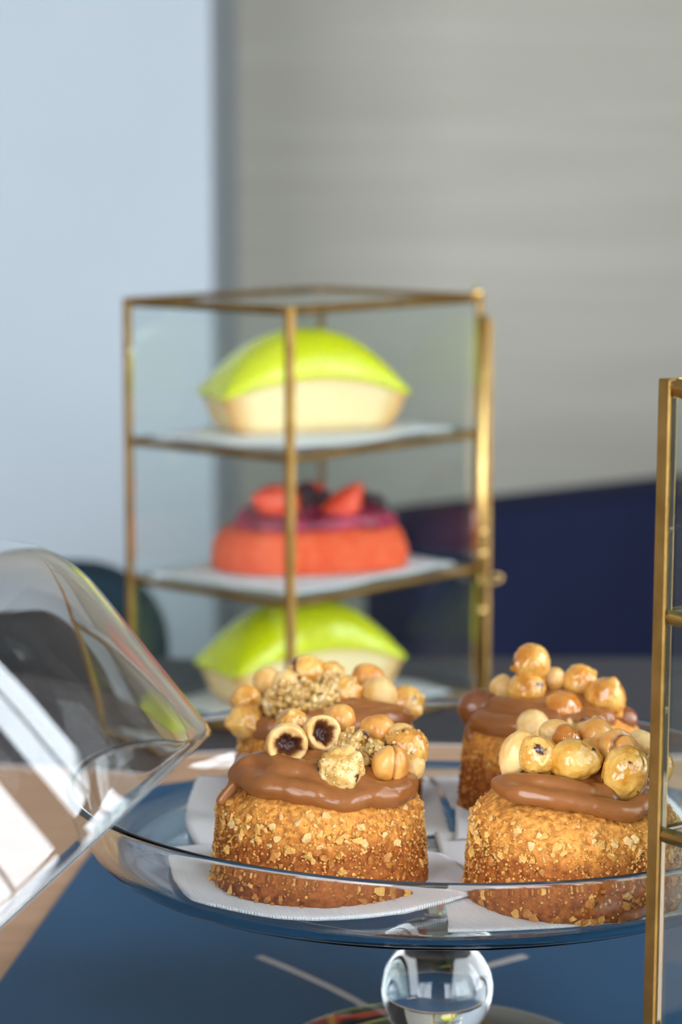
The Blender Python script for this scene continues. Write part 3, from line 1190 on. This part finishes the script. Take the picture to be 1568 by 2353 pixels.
def hazelnut_cake(label, x, y, zoff, scale, nuts, cream, seed, n_chip, n_grain, nut_rot):
    r = thing('hazelnut_cake', label, 'cake', bowl_loc + Vector((x, y, zoff)) * CM, (0, 0, 0), 'hazelnut cakes on the glass stand')
    r.scale = (scale,) * 3
    # sponge
    pr = spline(SPONGE, 9)
    n = 260
    verts, faces = [], []
    S = Vector((seed * 5.3, seed * 2.9, seed * 7.1))
    for (rad, z) in [(0.0, 0.0), (2.0, 0.0)] + pr:
        for i in range(n):
            a = 2 * PI * i / n
            if rad == 0.0:
                verts.append((0, 0, 0))
                continue
            p = Vector((rad * math.cos(a), rad * math.sin(a), z))
            low = 0.05 * NZ(p * 0.55 + S)
            rough_ = 0.055 * NZ(p * 2.6 + S) + 0.045 * NZ(p * 6.5 + S) + 0.026 * NZ(p * 15 + S)
            pit = NZ(p * 3.4 + S * 2)
            if pit > 0.42:
                rough_ -= 0.35 * (pit - 0.42)
            amp = 0 if z == 0 and rad < 3 else (0.8 if z > 2.6 else 1.15)
            k = (low + rough_ * amp)
            d, nn = (p, Vector((p.x, p.y, 0)).normalized() if z < 2.8 else Vector((p.x * 0.5, p.y * 0.5, rad * 0.9 + 0.2)).normalized())
            q_ = p + nn * k
            verts.append((q_.x, q_.y, max(0.0, q_.z)))
    R_ = len(pr) + 2
    for j in range(R_ - 1):
        for i in range(n):
            a, b = j * n + i, j * n + (i + 1) % n
            if j == 0:
                faces.append((a, b + n, a + n)[::-1] if False else (a + n, a, b + n))
            else:
                faces.append((a, b, b + n, a + n))
    c_ = len(verts)
    verts.append((0, 0, 4.2))
    for i in range(n):
        faces.append(((R_ - 1) * n + i, (R_ - 1) * n + (i + 1) % n, c_))
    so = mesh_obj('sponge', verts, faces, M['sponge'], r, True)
    # chopped hazelnut pressed into the crust
    rr = random.Random(seed * 11)
    for k in range(n_chip):
        if k < n_chip * 0.62:
            z = rr.triangular(1.5, 3.45, 2.7)
        elif k < n_chip * 0.86:
            z = rr.uniform(0.1, 2.0)
        else:
            z = rr.uniform(0.02, 0.25)
        a = rr.uniform(PI, 2 * PI) if rr.random() < 0.78 else rr.uniform(0, PI)
        p, nn = surf(a, z, seed)
        mi = rr.choice(('chip_a', 'chip_a', 'chip_b') if z > 1.9 else ('chip_a', 'chip_c', 'chip_c'))
        o = bpy.data.objects.new('nut_chip', rr.choice(CHIP_BY[mi]))
        COL.objects.link(o)
        o.parent = r
        s = rr.uniform(0.09, 0.165) if rr.random() < 0.6 else rr.uniform(0.16, 0.26) * (1.15 if z < 0.3 else 1)
        o.scale = (s, s, s)
        o.location = (p + nn * (0.02 + s * 0.18)) * CM
        qt = Vector((0, 0, 1)).rotation_difference(nn)
        o.rotation_euler = (qt.to_matrix() @ Matrix.Rotation(rr.uniform(0, 6.3), 3, 'Z') @ Matrix.Rotation(rr.uniform(-0.6, 0.6), 3, 'X')).to_euler()
    # finer grains, too small to pick apart
    for mi, share in (('chip_a', 0.55), ('chip_c', 0.45)):
        V_, F_ = [], []
        vs, fs = ICO1
        for k in range(int(n_grain * share)):
            z = rr.triangular(0.0, 3.6, 1.4 if mi == 'chip_c' else 2.4)
            a = rr.uniform(0, 2 * PI)
            p, nn = surf(a, z, seed)
            g = rr.uniform(0.022, 0.062)
            b = len(V_)
            off = Vector((rr.random() * 40, rr.random() * 40, 0))
            c0 = p + nn * 0.03
            for v in vs:
                q_ = c0 + v * g * (1 + 0.5 * NZ(v * 2 + off))
                V_.append((q_.x, q_.y, max(0.0, q_.z)))
            F_ += [tuple(i + b for i in f) for f in fs]
        stuff(mesh_obj('crust_grains', V_, F_, M[mi], r))
    # cream
    blob_mass('cocoa_cream', cream, M['cream'], r)
    # nuts
    for i, (kind, nx, ny, nz_, sx, sz) in enumerate(nuts):
        sx, sz = sx * 1.1, sz * 1.1
        if kind == 'crumb':
            crumble(seed * 100 + i, sx, sz, r, (nx, ny, nz_))
            continue
        v, f, h = nut_mesh(kind, (sx + sz) / 2 if kind != 'pale' and kind != 'yellow' else min(sx, sz),
                           max(sx, sz) if kind in ('pale', 'yellow') else (sx + sz) / 2, seed * 31 + i)
        o = mesh_obj({'hollow': 'halved_hazelnut', 'cluster': 'sugared_hazelnut', 'choc': 'cream_coated_hazelnut'}.get(kind, 'hazelnut'), v, f,
                     M[NUT_MAT[kind]], r, True, attr=('hollow', h))
        if kind in ('cluster', 'caramel') and seed <= 2:
            sugar(seed * 91 + i, v, o, 70 if kind == 'cluster' else 34)
        o.location = Vector((nx, ny, nz_)) * CM
        rr2 = random.Random(seed * 57 + i)
        if i in nut_rot:
            o.rotation_euler = nut_rot[i]
        elif kind in ('pale', 'yellow'):
            up = sz >= sx
            o.rotation_euler = (PI + rr2.uniform(-0.25, 0.25) if up else PI / 2 * 0.3, rr2.uniform(-0.2, 0.2) if up else PI / 2, rr2.uniform(0, 6))
        else:
            o.rotation_euler = (rr2.uniform(0, 6.3), rr2.uniform(0, 6.3), rr2.uniform(0, 6.3))
    return r


def mound(seed, n, rad, z0, r0, r1):
    """an even bed of cream over the top of the sponge, edge wandering"""
    rr = random.Random(seed)
    out = []
    x = -rad
    while x <= rad:
        y = -rad
        while y <= rad:
            a = math.atan2(y, x)
            lim = rad * (0.93 + 0.10 * NZ((math.cos(a) * 1.5, math.sin(a) * 1.5, seed * 3.3)))
            d = math.hypot(x, y)
            if d < lim:
                out.append((x, y, top_z(d) + z0 + 0.22 * NZ((x * 0.55, y * 0.55, seed * 1.7)), rr.uniform(r0, r1)))
            y += 0.42
        x += 0.42
    return out


NUTS = {
    'FL': [('hollow', -1.20, -1.00, 5.22, 0.72, 0.70), ('hollow', 0.04, -0.10, 5.40, 0.63, 0.64), ('caramel', -1.01, 1.00, 5.46, 0.66, 0.49),
           ('cluster', 0.74, -2.20, 4.53, 0.78, 0.73), ('crumb', 1.24, -0.30, 5.10, 0.62, 0.50), ('crumb', 1.97, -1.00, 4.85, 0.50, 0.42),
           ('roast', 2.19, 0.80, 5.26, 0.60, 0.57), ('split', 2.54, -1.70, 4.65, 0.61, 0.63), ('caramel', 3.20, -0.20, 4.83, 0.66, 0.80),
           ('roast', 0.70, 1.50, 5.54, 0.64, 0.49), ('pale', 3.32, -0.60, 4.32, 0.47, 0.47), ('pale', 2.95, 0.5, 5.15, 0.5, 0.5)],
    'BL': [('caramel', -3.40, -0.30, 4.27, 0.60, 0.58), ('caramel', -3.30, -1.70, 3.73, 0.69, 0.68), ('pale', -2.52, 0.80, 4.84, 0.59, 0.59),
           ('pale', -1.74, 0.40, 4.79, 0.57, 0.62), ('caramel', -0.95, 0.80, 5.19, 0.80, 0.66), ('crumb', -1.09, -1.95, 4.55, 1.70, 1.02),
           ('crumb', 0.31, -0.60, 4.90, 0.95, 0.72), ('caramel', 0.73, -0.80, 4.65, 0.67, 0.58), ('roast', 1.63, 0.90, 4.91, 0.69, 0.59),
           ('pale', 2.14, -0.60, 4.52, 0.72, 0.81), ('caramel', 3.25, -0.30, 4.14, 0.60, 0.82), ('caramel', 0.11, 1.20, 5.07, 0.62, 0.45)],
    'BR': [('caramel', -0.96, -0.20, 6.01, 0.74, 0.66), ('pale', 0.01, 0.70, 5.10, 0.49, 0.49), ('pale', -2.11, 0.40, 4.72, 0.49, 0.61),
           ('caramel', -1.21, -0.60, 4.89, 0.74, 0.66), ('pale', -1.10, -2.85, 3.86, 0.62, 0.72), ('amber', 0.19, -1.75, 4.28, 0.72, 0.76),
           ('caramel', 1.11, 0.60, 5.02, 0.67, 0.63), ('caramel', 2.03, -0.60, 4.55, 0.80, 0.77), ('choc', -3.18, 0.10, 3.95, 0.76, 0.76),
           ('crumb', 1.03, -2.80, 3.75, 1.05, 0.50), ('choc', 2.79, -0.30, 3.60, 0.52, 0.52)],
    'FR': [('pale', -2.10, -0.80, 5.37, 0.56, 0.78), ('caramel', -1.41, -1.30, 5.34, 0.65, 0.67), ('yellow', -0.22, -1.60, 5.26, 0.70, 0.80),
           ('yellow', 1.61, -1.80, 4.88, 0.75, 0.95), ('curl', 1.47, -0.60, 5.43, 0.69, 0.63), ('roast', 0.59, -0.30, 5.25, 0.46, 0.49),
           ('roast', 0.85, 0.80, 5.53, 0.72, 0.55), ('pale', -0.61, 1.00, 5.64, 0.59, 0.45), ('amber', -0.29, 0.20, 5.58, 0.50, 0.43),
           ('pale', 2.45, 0.90, 5.27, 0.47, 0.47), ('yellow', 3.05, -0.10, 4.68, 0.46, 0.56)],
}


def facing(yaw, pitch):
    """turn a nut's +Z towards the camera (-Y), yawed and pitched (radians)"""
    return (Matrix.Rotation(yaw, 3, 'Z') @ Matrix.Rotation(PI / 2 - pitch, 3, 'X')).to_euler()


cream_fl = mound(1, 95, 2.8, 0.12, 0.52, 0.62)
cream_fl += [(x, y, z, 0.50) for x, y, z in chain([(-2.7, 0.2, 4.2), (-2.6, -1.2, 4.12), (-2.0, -2.2, 4.02), (-1.1, -2.65, 3.98), (-0.1, -2.9, 3.85)])]
cream_fl += [(x, y, z, 0.42) for x, y, z in chain([(-0.1, -2.95, 3.8), (0.8, -3.05, 3.65), (1.4, -2.95, 3.7), (1.7, -2.4, 4.0)])]
cream_fl += [(x, y, z, 0.52) for x, y, z in chain([(1.5, -2.3, 4.0), (2.0, -2.65, 3.8), (2.6, -2.35, 3.72), (3.0, -1.6, 3.78), (3.0, -0.6, 3.9), (2.6, 0.6, 4.1)])]
cream_fl += [(x, y, z, 0.58) for x, y, z in chain([(-1.9, -1.1, 4.5), (-1.4, -1.7, 4.42), (-0.5, -1.9, 4.35), (0.2, -2.2, 4.2)])]
cream_fl += [(x, y, z, 0.36) for x, y, z in chain([(-2.2, -0.9, 4.6), (-2.6, -1.0, 4.5), (-2.95, -0.9, 4.1)])]
cream_fl += [(x, y, z, 0.2) for x, y, z in chain([(-2.9, -1.0, 4.05), (-3.15, -1.2, 3.7), (-3.4, -1.25, 3.42), (-3.55, -1.3, 3.2)])]
cream_fl += [(x, y, z, 0.11) for x, y, z in chain([(2.9, -1.9, 4.1), (3.15, -1.95, 4.12), (3.32, -1.95, 3.9), (3.4, -1.9, 3.5)])]
cream_fr = mound(2, 90, 2.5, 0.15, 0.50, 0.60)
cream_fr += [(x, y, z, 0.40) for x, y, z in chain([(-2.7, -1.5, 4.35), (-2.3, -2.3, 4.28), (-1.3, -2.75, 4.2), (-0.2, -2.9, 4.08), (0.8, -3.0, 3.92), (1.6, -3.0, 3.78), (2.2, -2.6, 3.92)])]
cream_fr += [(x, y, z, 0.34) for x, y, z in chain([(-2.7, -1.5, 4.4), (-2.2, -1.7, 4.6), (-1.5, -2.2, 4.65), (-0.4, -2.4, 4.5), (0.2, -2.5, 4.35)])]
cream_bl = mound(3, 60, 2.7, 0.1, 0.5, 0.6)
cream_bl += [(x, y, z, 0.62) for x, y, z in chain([(0.4, -2.7, 3.72), (1.4, -2.5, 3.8), (2.3, -2.0, 3.75), (2.9, -1.1, 3.7), (3.0, 0.2, 3.75)])]
cream_bl += [(x, y, z, 0.42) for x, y, z in chain([(0.8, -2.0, 4.2), (1.7, -1.7, 4.2), (2.4, -1.2, 4.1)])]
cream_bl += [(x, y, z, 0.5) for x, y, z in chain([(-3.2, -0.6, 3.6), (-2.9, -1.7, 3.5), (-2.2, -2.5, 3.6)])]
cream_br = mound(4, 60, 2.7, 0.1, 0.5, 0.6)
cream_br += [(x, y, z, 0.55) for x, y, z in chain([(-3.1, 0.2, 3.6), (-2.9, -1.2, 3.7), (-2.2, -2.1, 3.8), (-1.2, -2.7, 3.75), (0.0, -2.8, 3.6)])]
cream_br += [(x, y, z, 0.45) for x, y, z in chain([(-2.4, -0.6, 4.25), (-1.6, -1.5, 4.35), (-0.6, -1.8, 4.3)])]
cream_br += [(x, y, z, 0.25) for x, y, z in chain([(-3.3, -0.6, 3.6), (-3.55, -0.7, 3.1), (-3.45, -0.8, 2.9)])]

hazelnut_cake('hazelnut cake at front left, topped with two hollow halved nuts', -4.49, -5.41, 0.30, 0.985, NUTS['FL'], cream_fl, 1, 230, 2600,
              {0: facing(0.12, 0.15), 1: facing(0.35, 0.35), 7: (0.5, 0.2, 0.3), 3: (0.4, 0.1, 2.0)})
hazelnut_cake('hazelnut cake at front right, partly behind the brass post', 4.55, -6.75, 0.16, 0.985, NUTS['FR'], cream_fr, 2, 230, 2600,
              {0: (PI - 0.1, 0.45, 0), 2: (PI / 2, 0.2, 1.4), 3: (PI + 0.15, 0.25, 0), 4: facing(0.6, 0.2)})
hazelnut_cake('hazelnut cake at back left with a heap of caramel crumble', -4.27, 6.1, 0.16, 0.97, NUTS['BL'], cream_bl, 3, 70, 900,
              {9: (PI - 0.1, 0.1, 0)})
hazelnut_cake('hazelnut cake at back right with the tallest stack of nuts', 4.83, 5.0, 0.28, 0.97, NUTS['BR'], cream_br, 4, 70, 900, {4: (PI, 0.05, 0)})

# ------------------------------------------------------------------ brass and glass display cases


def display_case(name, label, corner, da, a, db, b, top_h, shelf_h, bar, glass_th, door=False):
    """four-sided case; corner post nearest the camera at `corner`; sides run along unit vectors da (length a) and db (length b)"""
    r = thing(name, label, 'display case', W(corner[0], corner[1], TABLE_H))
    da, db = Vector((da[0], da[1], 0)).normalized(), Vector((db[0], db[1], 0)).normalized()
    ang = math.atan2(da.y, da.x)
    zt = TABLE_H - top_h
    cs = [Vector((0, 0, 0)), da * a, da * a + db * b, db * b]
    for c in cs:
        bar_obj('post', c, c + Vector((0, 0, zt)), bar, bar, M['brass'], r, 0.05, ang)
    for lev, z in [('bottom', bar / 2)] + [('shelf', TABLE_H - h - 0.18) for h in shelf_h] + [('top', zt - bar / 2)]:
        t = bar * 0.86 if lev != 'shelf' else bar * 0.72
        for i in range(4):
            p, q_ = cs[i], cs[(i + 1) % 4]
            d = (q_ - p).normalized()
            bar_obj('rail', p + d * bar / 2 + Vector((0, 0, z)), q_ - d * bar / 2 + Vector((0, 0, z)), t, t, M['brass'], r, 0.05)
    rotm = Matrix.Rotation(ang, 4, 'Z')
    # glass: three or four walls, top, shelves, floor
    for i in range(4):
        p, q_ = cs[i], cs[(i + 1) % 4]
        mid, d = (p + q_) / 2, (q_ - p)
        bm = bmesh.new()
        add_box(bm, (0, 0, 0), (d.length - bar - 0.08, glass_th, zt - 2 * bar - 0.08))
        bmesh.ops.transform(bm, matrix=Matrix.Translation(mid + Vector((0, 0, zt / 2))) @ Matrix.Rotation(math.atan2(d.y, d.x), 4, 'Z'), verts=bm.verts)
        bm_obj('glass_pane', bm, M['pane_glass'], r)
    ctr = da * a / 2 + db * b / 2
    left_handed = da.x * db.y - da.y * db.x
    for nm, z, inset in [('base_pane', bar * 0.6, bar)] + [('shelf_pane', TABLE_H - h - 0.14, bar * 1.05) for h in shelf_h] + [('top_pane', zt - bar * 0.6, bar)]:
        bm = bmesh.new()
        add_box(bm, (0, 0, 0), (a - inset, b - inset, glass_th))
        bmesh.ops.transform(bm, matrix=Matrix.Translation(ctr + Vector((0, 0, z))) @ rotm, verts=bm.verts)
        bm_obj(nm, bm, M['pane_glass'], r)
    if door:
        # hinge rod of the door beside the right hand post, with knuckles and a bent latch
        c = cs[3]
        out_ = Vector((1, -0.1, 0)).normalized()
        px_ = c + out_ * (bar * 0.55 + 0.16) + Vector((0, -0.25, 0))
        bm = bmesh.new()
        bmesh.ops.create_cone(bm, segments=24, radius1=0.27, radius2=0.27, depth=zt - 1.3, cap_ends=True)
        bmesh.ops.translate(bm, vec=px_ + Vector((-0.18, -0.15, (zt - 1.3) / 2)), verts=bm.verts)
        bm_obj('door_rod', bm, M['brass_bright'], r, True)
        bar_obj('door_stile', px_ + Vector((0.28, 0.25, 0.1)), px_ + Vector((0.28, 0.25, zt - 1.6)), 0.34, 0.34, M['brass'], r, 0.05)
        for zz in (zt + 0.06, zt - 15.2, zt - 16.6, zt - 20.3):
            bm = bmesh.new()
            bmesh.ops.create_uvsphere(bm, u_segments=20, v_segments=12, radius=0.36 if zz > zt else 0.30)
            bmesh.ops.translate(bm, vec=(px_ if zz <= zt else c) + Vector((-0.1, -0.2, zz)), verts=bm.verts)
            bm_obj('hinge_knuckle', bm, M['brass_bright'], r, True)
        zl = zt - 18.3
        b0 = px_ + Vector((-0.2, -0.42, zl))
        path = [b0 + Vector(v) for v in ((0, 0.1, 0.25), (0, -0.05, 0.0), (0.35, -0.12, -0.12), (1.0, -0.15, -0.1), (1.3, -0.15, 0.1), (1.2, -0.15, 0.34),
                                         (0.75, -0.15, 0.42))]
        tube_obj('latch', spline([p[:] for p in path], 6), 0.12, M['brass_bright'], r)
    return r


TH = math.radians(41.7)
dA, dB = (-math.cos(TH), math.sin(TH)), (math.sin(TH), math.cos(TH))
CX, CY = -2.997, 144.17
SH = (17.55, 26.25)
case = display_case('display_case', 'three tier brass and glass case standing behind the cake stand', (CX, CY), dA, 13.63, dB, 17.64, 8.784, SH, 0.50, 0.2, True)
case2 = display_case('display_case', 'taller brass and glass case cut off at the right edge of the photo', (10.22, 78.0), (0.8, 0.6), 15.0, (0.6, -0.8), 13.0, 7.02,
             (14.45, 21.6), 0.54, 0.3, False)
case2.rotation_euler = (0, 0.006, 0)        # stands very slightly out of plumb

# napkins and bakes on the tiers
def tier_napkin(label, h, u0, u1, v0, v1, seed):
    """a napkin lying square to the case sides; u runs along its left side, v along its right side"""
    ux, uy = Vector((dA[0], dA[1])), Vector((dB[0], dB[1]))
    cr = [tuple(ux * u + uy * v) for u, v in ((u0, v0), (u0, v1), (u1, v1), (u1, v0))]

    def zfun(x, y, u, v):
        e = max(abs(u - 0.5), abs(v - 0.5)) * 2
        return 0.01 + 0.38 * sstep(0.82, 1.0, e) * max(0, 0.35 + 0.8 * NZ((x * 0.22, y * 0.22, seed)))
    return sheet('paper_napkin', label, cr, [(0, 0)] * 4, zfun, 0.15, W(CX, CY, h), 'white napkins on the case tiers', 24, seed)


tier_napkin('white napkin under the green glazed loaf on the top tier', SH[0] - 0.06, 0.9, 12.4, 0.9, 16.0, 11)
tier_napkin('white napkin under the red berry cake on the middle tier', SH[1] - 0.06, 0.8, 12.6, 0.8, 16.2, 12)
tier_napkin('white napkin under the green glazed loaf on the bottom tier', TABLE_H - 0.46, 0.9, 12.4, 0.9, 16.0, 13)


def superell(t, a, b, e):
    c, s = math.cos(t), math.sin(t)
    return a * math.copysign(abs(c) ** (2 / e), c), b * math.copysign(abs(s) ** (2 / e), s)


def round_rect(n, L, W_, r):
    """n points evenly spaced round a rectangle 2L x 2W with rounded corners"""
    segs = [2 * (W_ - r), r * PI / 2, 2 * (L - r), r * PI / 2] * 2
    tot = sum(segs)
    out = []
    for i in range(n):
        d = tot * i / n
        k = 0
        while d > segs[k]:
            d -= segs[k]
            k += 1
        if k == 0:
            p = (L, -(W_ - r) + d)
        elif k == 2:
            p = (L - r - d, W_)
        elif k == 4:
            p = (-L, W_ - r - d)
        elif k == 6:
            p = (-(L - r) + d, -W_)
        else:
            a = (k - 1) / 2 * PI / 2 + d / r
            cx, cy = ((L - r, W_ - r), (-(L - r), W_ - r), (-(L - r), -(W_ - r)), (L - r, -(W_ - r)))[(k - 1) // 2]
            p = (cx + r * math.cos(a), cy + r * math.sin(a))
        out.append(p)
    return out


def glazed_loaf(label, cx, cy, h, yaw):
    r = thing('glazed_loaf', label, 'loaf cake', W(cx, cy, h), (0, 0, yaw), 'green glazed loaves in the case')
    n = 150
    LB, WB, LT, WT = 5.2, 2.3, 6.05, 2.9
    HR, HD = 2.35, 2.75

    def crown(x):
        return 1.35 * max(0, 1 - (x / LT) ** 2)
    verts, faces, crust = [], [], []
    levels = [(0.93, 0.0), (0.985, 0.12)] + [(None, 0.12 + (0.88) * k / 10) for k in range(1, 11)]
    prevs = []
    for lv, (k, t) in enumerate(levels):
        L_ = LB + (LT - LB) * t
        W_ = WB + (WT - WB) * t
        for x, y in round_rect(n, L_, W_, 0.55):
            kk = k if k else 1.0
            z = t * (HR + crown(x)) if lv else 0.0
            nzv = 0.04 * NZ((x * 1.1, y * 1.1, z * 1.1))
            verts.append((x * kk * (1 + nzv * 0.2), y * kk * (1 + nzv * 0.4), z))
            edge = sstep(0.82, 1.0, t) * 0.75 + (1 - sstep(0.0, 0.10, t)) * 0.55
            corner = sstep(0.84, 0.97, (abs(x) / L_) * 0.5 + (abs(y) / W_) * 0.5) * 0.7
            crust.append(min(1, max(edge, corner) + (0.28 if abs(x) / L_ > 0.96 else 0)))  # baked crust, plus shade painted into the colour of the end faces
    for j in range(len(levels) - 1):
        for i in range(n):
            a, b = j * n + i, j * n + (i + 1) % n
            faces.append((a, b, b + n, a + n))
    faces.append(tuple(range(n))[::-1])
    faces.append(tuple((len(levels) - 1) * n + i for i in range(n)))
    mesh_obj('sponge', verts, faces, M['loaf'], r, True, attr=('crust', crust))
    # glaze shell over the dome
    verts, faces = [], []
    m = 26
    for j in range(-2, m):
        if j < 0:                                   # lip that runs a little down the sponge
            f_, zz = (1.012, -0.22) if j == -2 else (1.03, -0.08)
        else:
            f_, zz = 1.035 * math.cos((j / m) * PI / 2), None
        for x, y in round_rect(n, LT, WT, 0.55):
            drip = 0.10 * NZ((x * 1.3, y * 1.3, 4.2))
            u, v = x * f_ / (LT * 1.035), y * f_ / (WT * 1.035)
            z = HR + crown(x * f_ / 1.035)
            if zz is not None:
                z += zz + drip
            else:
                z += HD * max(0.0, 1 - abs(u) ** 2.3) ** 0.80 * max(0.0, 1 - abs(v) ** 2.5) ** 0.58 + drip * f_ ** 6
            verts.append((x * f_, y * f_, z))
    R_ = m + 2
    for j in range(R_ - 1):
        for i in range(n):
            a, b = j * n + i, j * n + (i + 1) % n
            faces.append((a, b, b + n, a + n))
    faces.append(tuple((R_ - 1) * n + i for i in range(n)))
    faces.append(tuple(range(n))[::-1])
    mesh_obj('glaze', verts, faces, M['glaze'], r, True)
    return r


loaf = glazed_loaf('lime green glazed loaf cake on the top tier of the case', -2.4, 156.7, SH[0] - 0.25, math.radians(20.5))
lo2 = loaf.copy()
COL.objects.link(lo2)
for ch in list(loaf.children):
    c2 = ch.copy()
    COL.objects.link(c2)
    c2.parent = lo2
lo2.location = W(-2.55, 155.3, TABLE_H - 0.62)
lo2.rotation_euler = (0, 0, math.radians(30))
lo2['label'] = 'lime green glazed loaf cake on the bottom tier, behind the hazelnut cakes'


def berry_cake():
    r = thing('berry_cake', 'coral red oval cake with pink cream, strawberries and blackberries on the middle tier', 'cake', W(-2.0, 156.4, SH[1] - 0.25),
              (0, 0, math.radians(14)))
    n = 120
    prof_ = spline([(0.0, 0.0), (0.90, 0.0), (0.985, 0.15), (1.0, 0.6), (0.99, 1.3), (0.94, 2.05), (0.86, 2.5), (0.74, 2.75), (0.4, 2.85)], 4)
    verts, faces = [], []
    for (k, z) in prof_:
        for i in range(n):
            a = 2 * PI * i / n
            x, y = superell(a, 6.25, 4.4, 2.3)
            w = 1 + 0.02 * NZ((x * 0.8, y * 0.8, z))
            verts.append((x * k * w, y * k * w, z))
    for j in range(len(prof_) - 1):
        for i in range(n):
            a, b = j * n + i, j * n + (i + 1) % n
            faces.append((a, b, b + n, a + n))
    faces.append(tuple((len(prof_) - 1) * n + i for i in range(n)))
    mesh_obj('sponge', verts, faces, M['red_cake'], r, True)
    sp = []
    rr = random.Random(5)
    for k in range(46):
        a, d = rr.uniform(0, 2 * PI), math.sqrt(rr.random())
        sp.append((4.1 * d * math.cos(a), 2.6 * d * math.sin(a), 2.95 + 0.55 * (1 - d) + rr.uniform(-0.1, 0.25), rr.uniform(0.7, 0.95)))
    for x, y, z in chain([(2.6, -2.6, 3.0), (3.9, -1.9, 2.8), (4.7, -0.8, 2.75)]):
        sp.append((x, y, z, 0.8))
    for x, y, z in chain([(-4.4, -1.2, 3.1), (-3.4, -2.3, 3.0), (-1.8, -2.9, 2.95), (0.4, -3.0, 2.95), (2.0, -2.7, 3.0)]):
        sp.append((x, y, z, 0.7))
    blob_mass('pink_cream', sp, M['pink_cream'], r, 0.0012, 8)

    def berry_half(x, y, z, s, rot, k):
        vs, fs = ICO3
        out = []
        for v in vs:
            t = (v.z + 1) / 2
            rad = (1 - 0.62 * t ** 1.5) * (0.9 + 0.1 * t)
            yy = v.y * rad
            out.append((v.x * rad * s, max(-0.02, yy) * s if k else yy * s, v.z * 1.25 * s))
        o = mesh_obj('strawberry', out, fs, M['strawberry'], r, True)
        o.location = Vector((x, y, z)) * CM
        o.rotation_euler = rot
    berry_half(-2.7, -1.6, 4.35, 1.6, (0.5, -1.3, 0.15), False)
    berry_half(1.7, -2.0, 4.0, 1.45, (0.25, 0.6, 0.2), False)
    berry_half(0.2, 1.6, 4.45, 1.0, (0.4, 1.3, 0.5), False)
    berry_half(-1.9, 0.6, 4.4, 0.9, (0.6, -0.9, 1.0), False)
    for (x, y, z, s) in ((-0.9, -0.9, 4.35, 0.85), (0.55, -1.1, 4.2, 0.8), (4.2, 0.1, 3.65, 0.85), (3.5, 1.0, 3.9, 0.8), (-0.2, 0.4, 4.55, 0.75)):
        V_, F_ = [], []
        vs, fs = ICO2
        for k in range(26):
            zz = 1 - 2 * (k + 0.5) / 26
            a = k * 2.39996
            q_ = math.sqrt(1 - zz * zz)
            c = Vector((q_ * math.cos(a), q_ * math.sin(a), zz * 1.15)) * s * 0.75
            b = len(V_)
            V_ += [(c.x + v.x * 0.26 * s, c.y + v.y * 0.26 * s, c.z + v.z * 0.26 * s) for v in vs]
            F_ += [tuple(i + b for i in f) for f in fs]
        o = mesh_obj('blackberry', V_, F_, M['berry'], r, True)
        o.location = Vector((x, y, z)) * CM
        o.rotation_euler = (rr.uniform(0, 3), rr.uniform(0, 3), 0)
    return r


berry_cake()
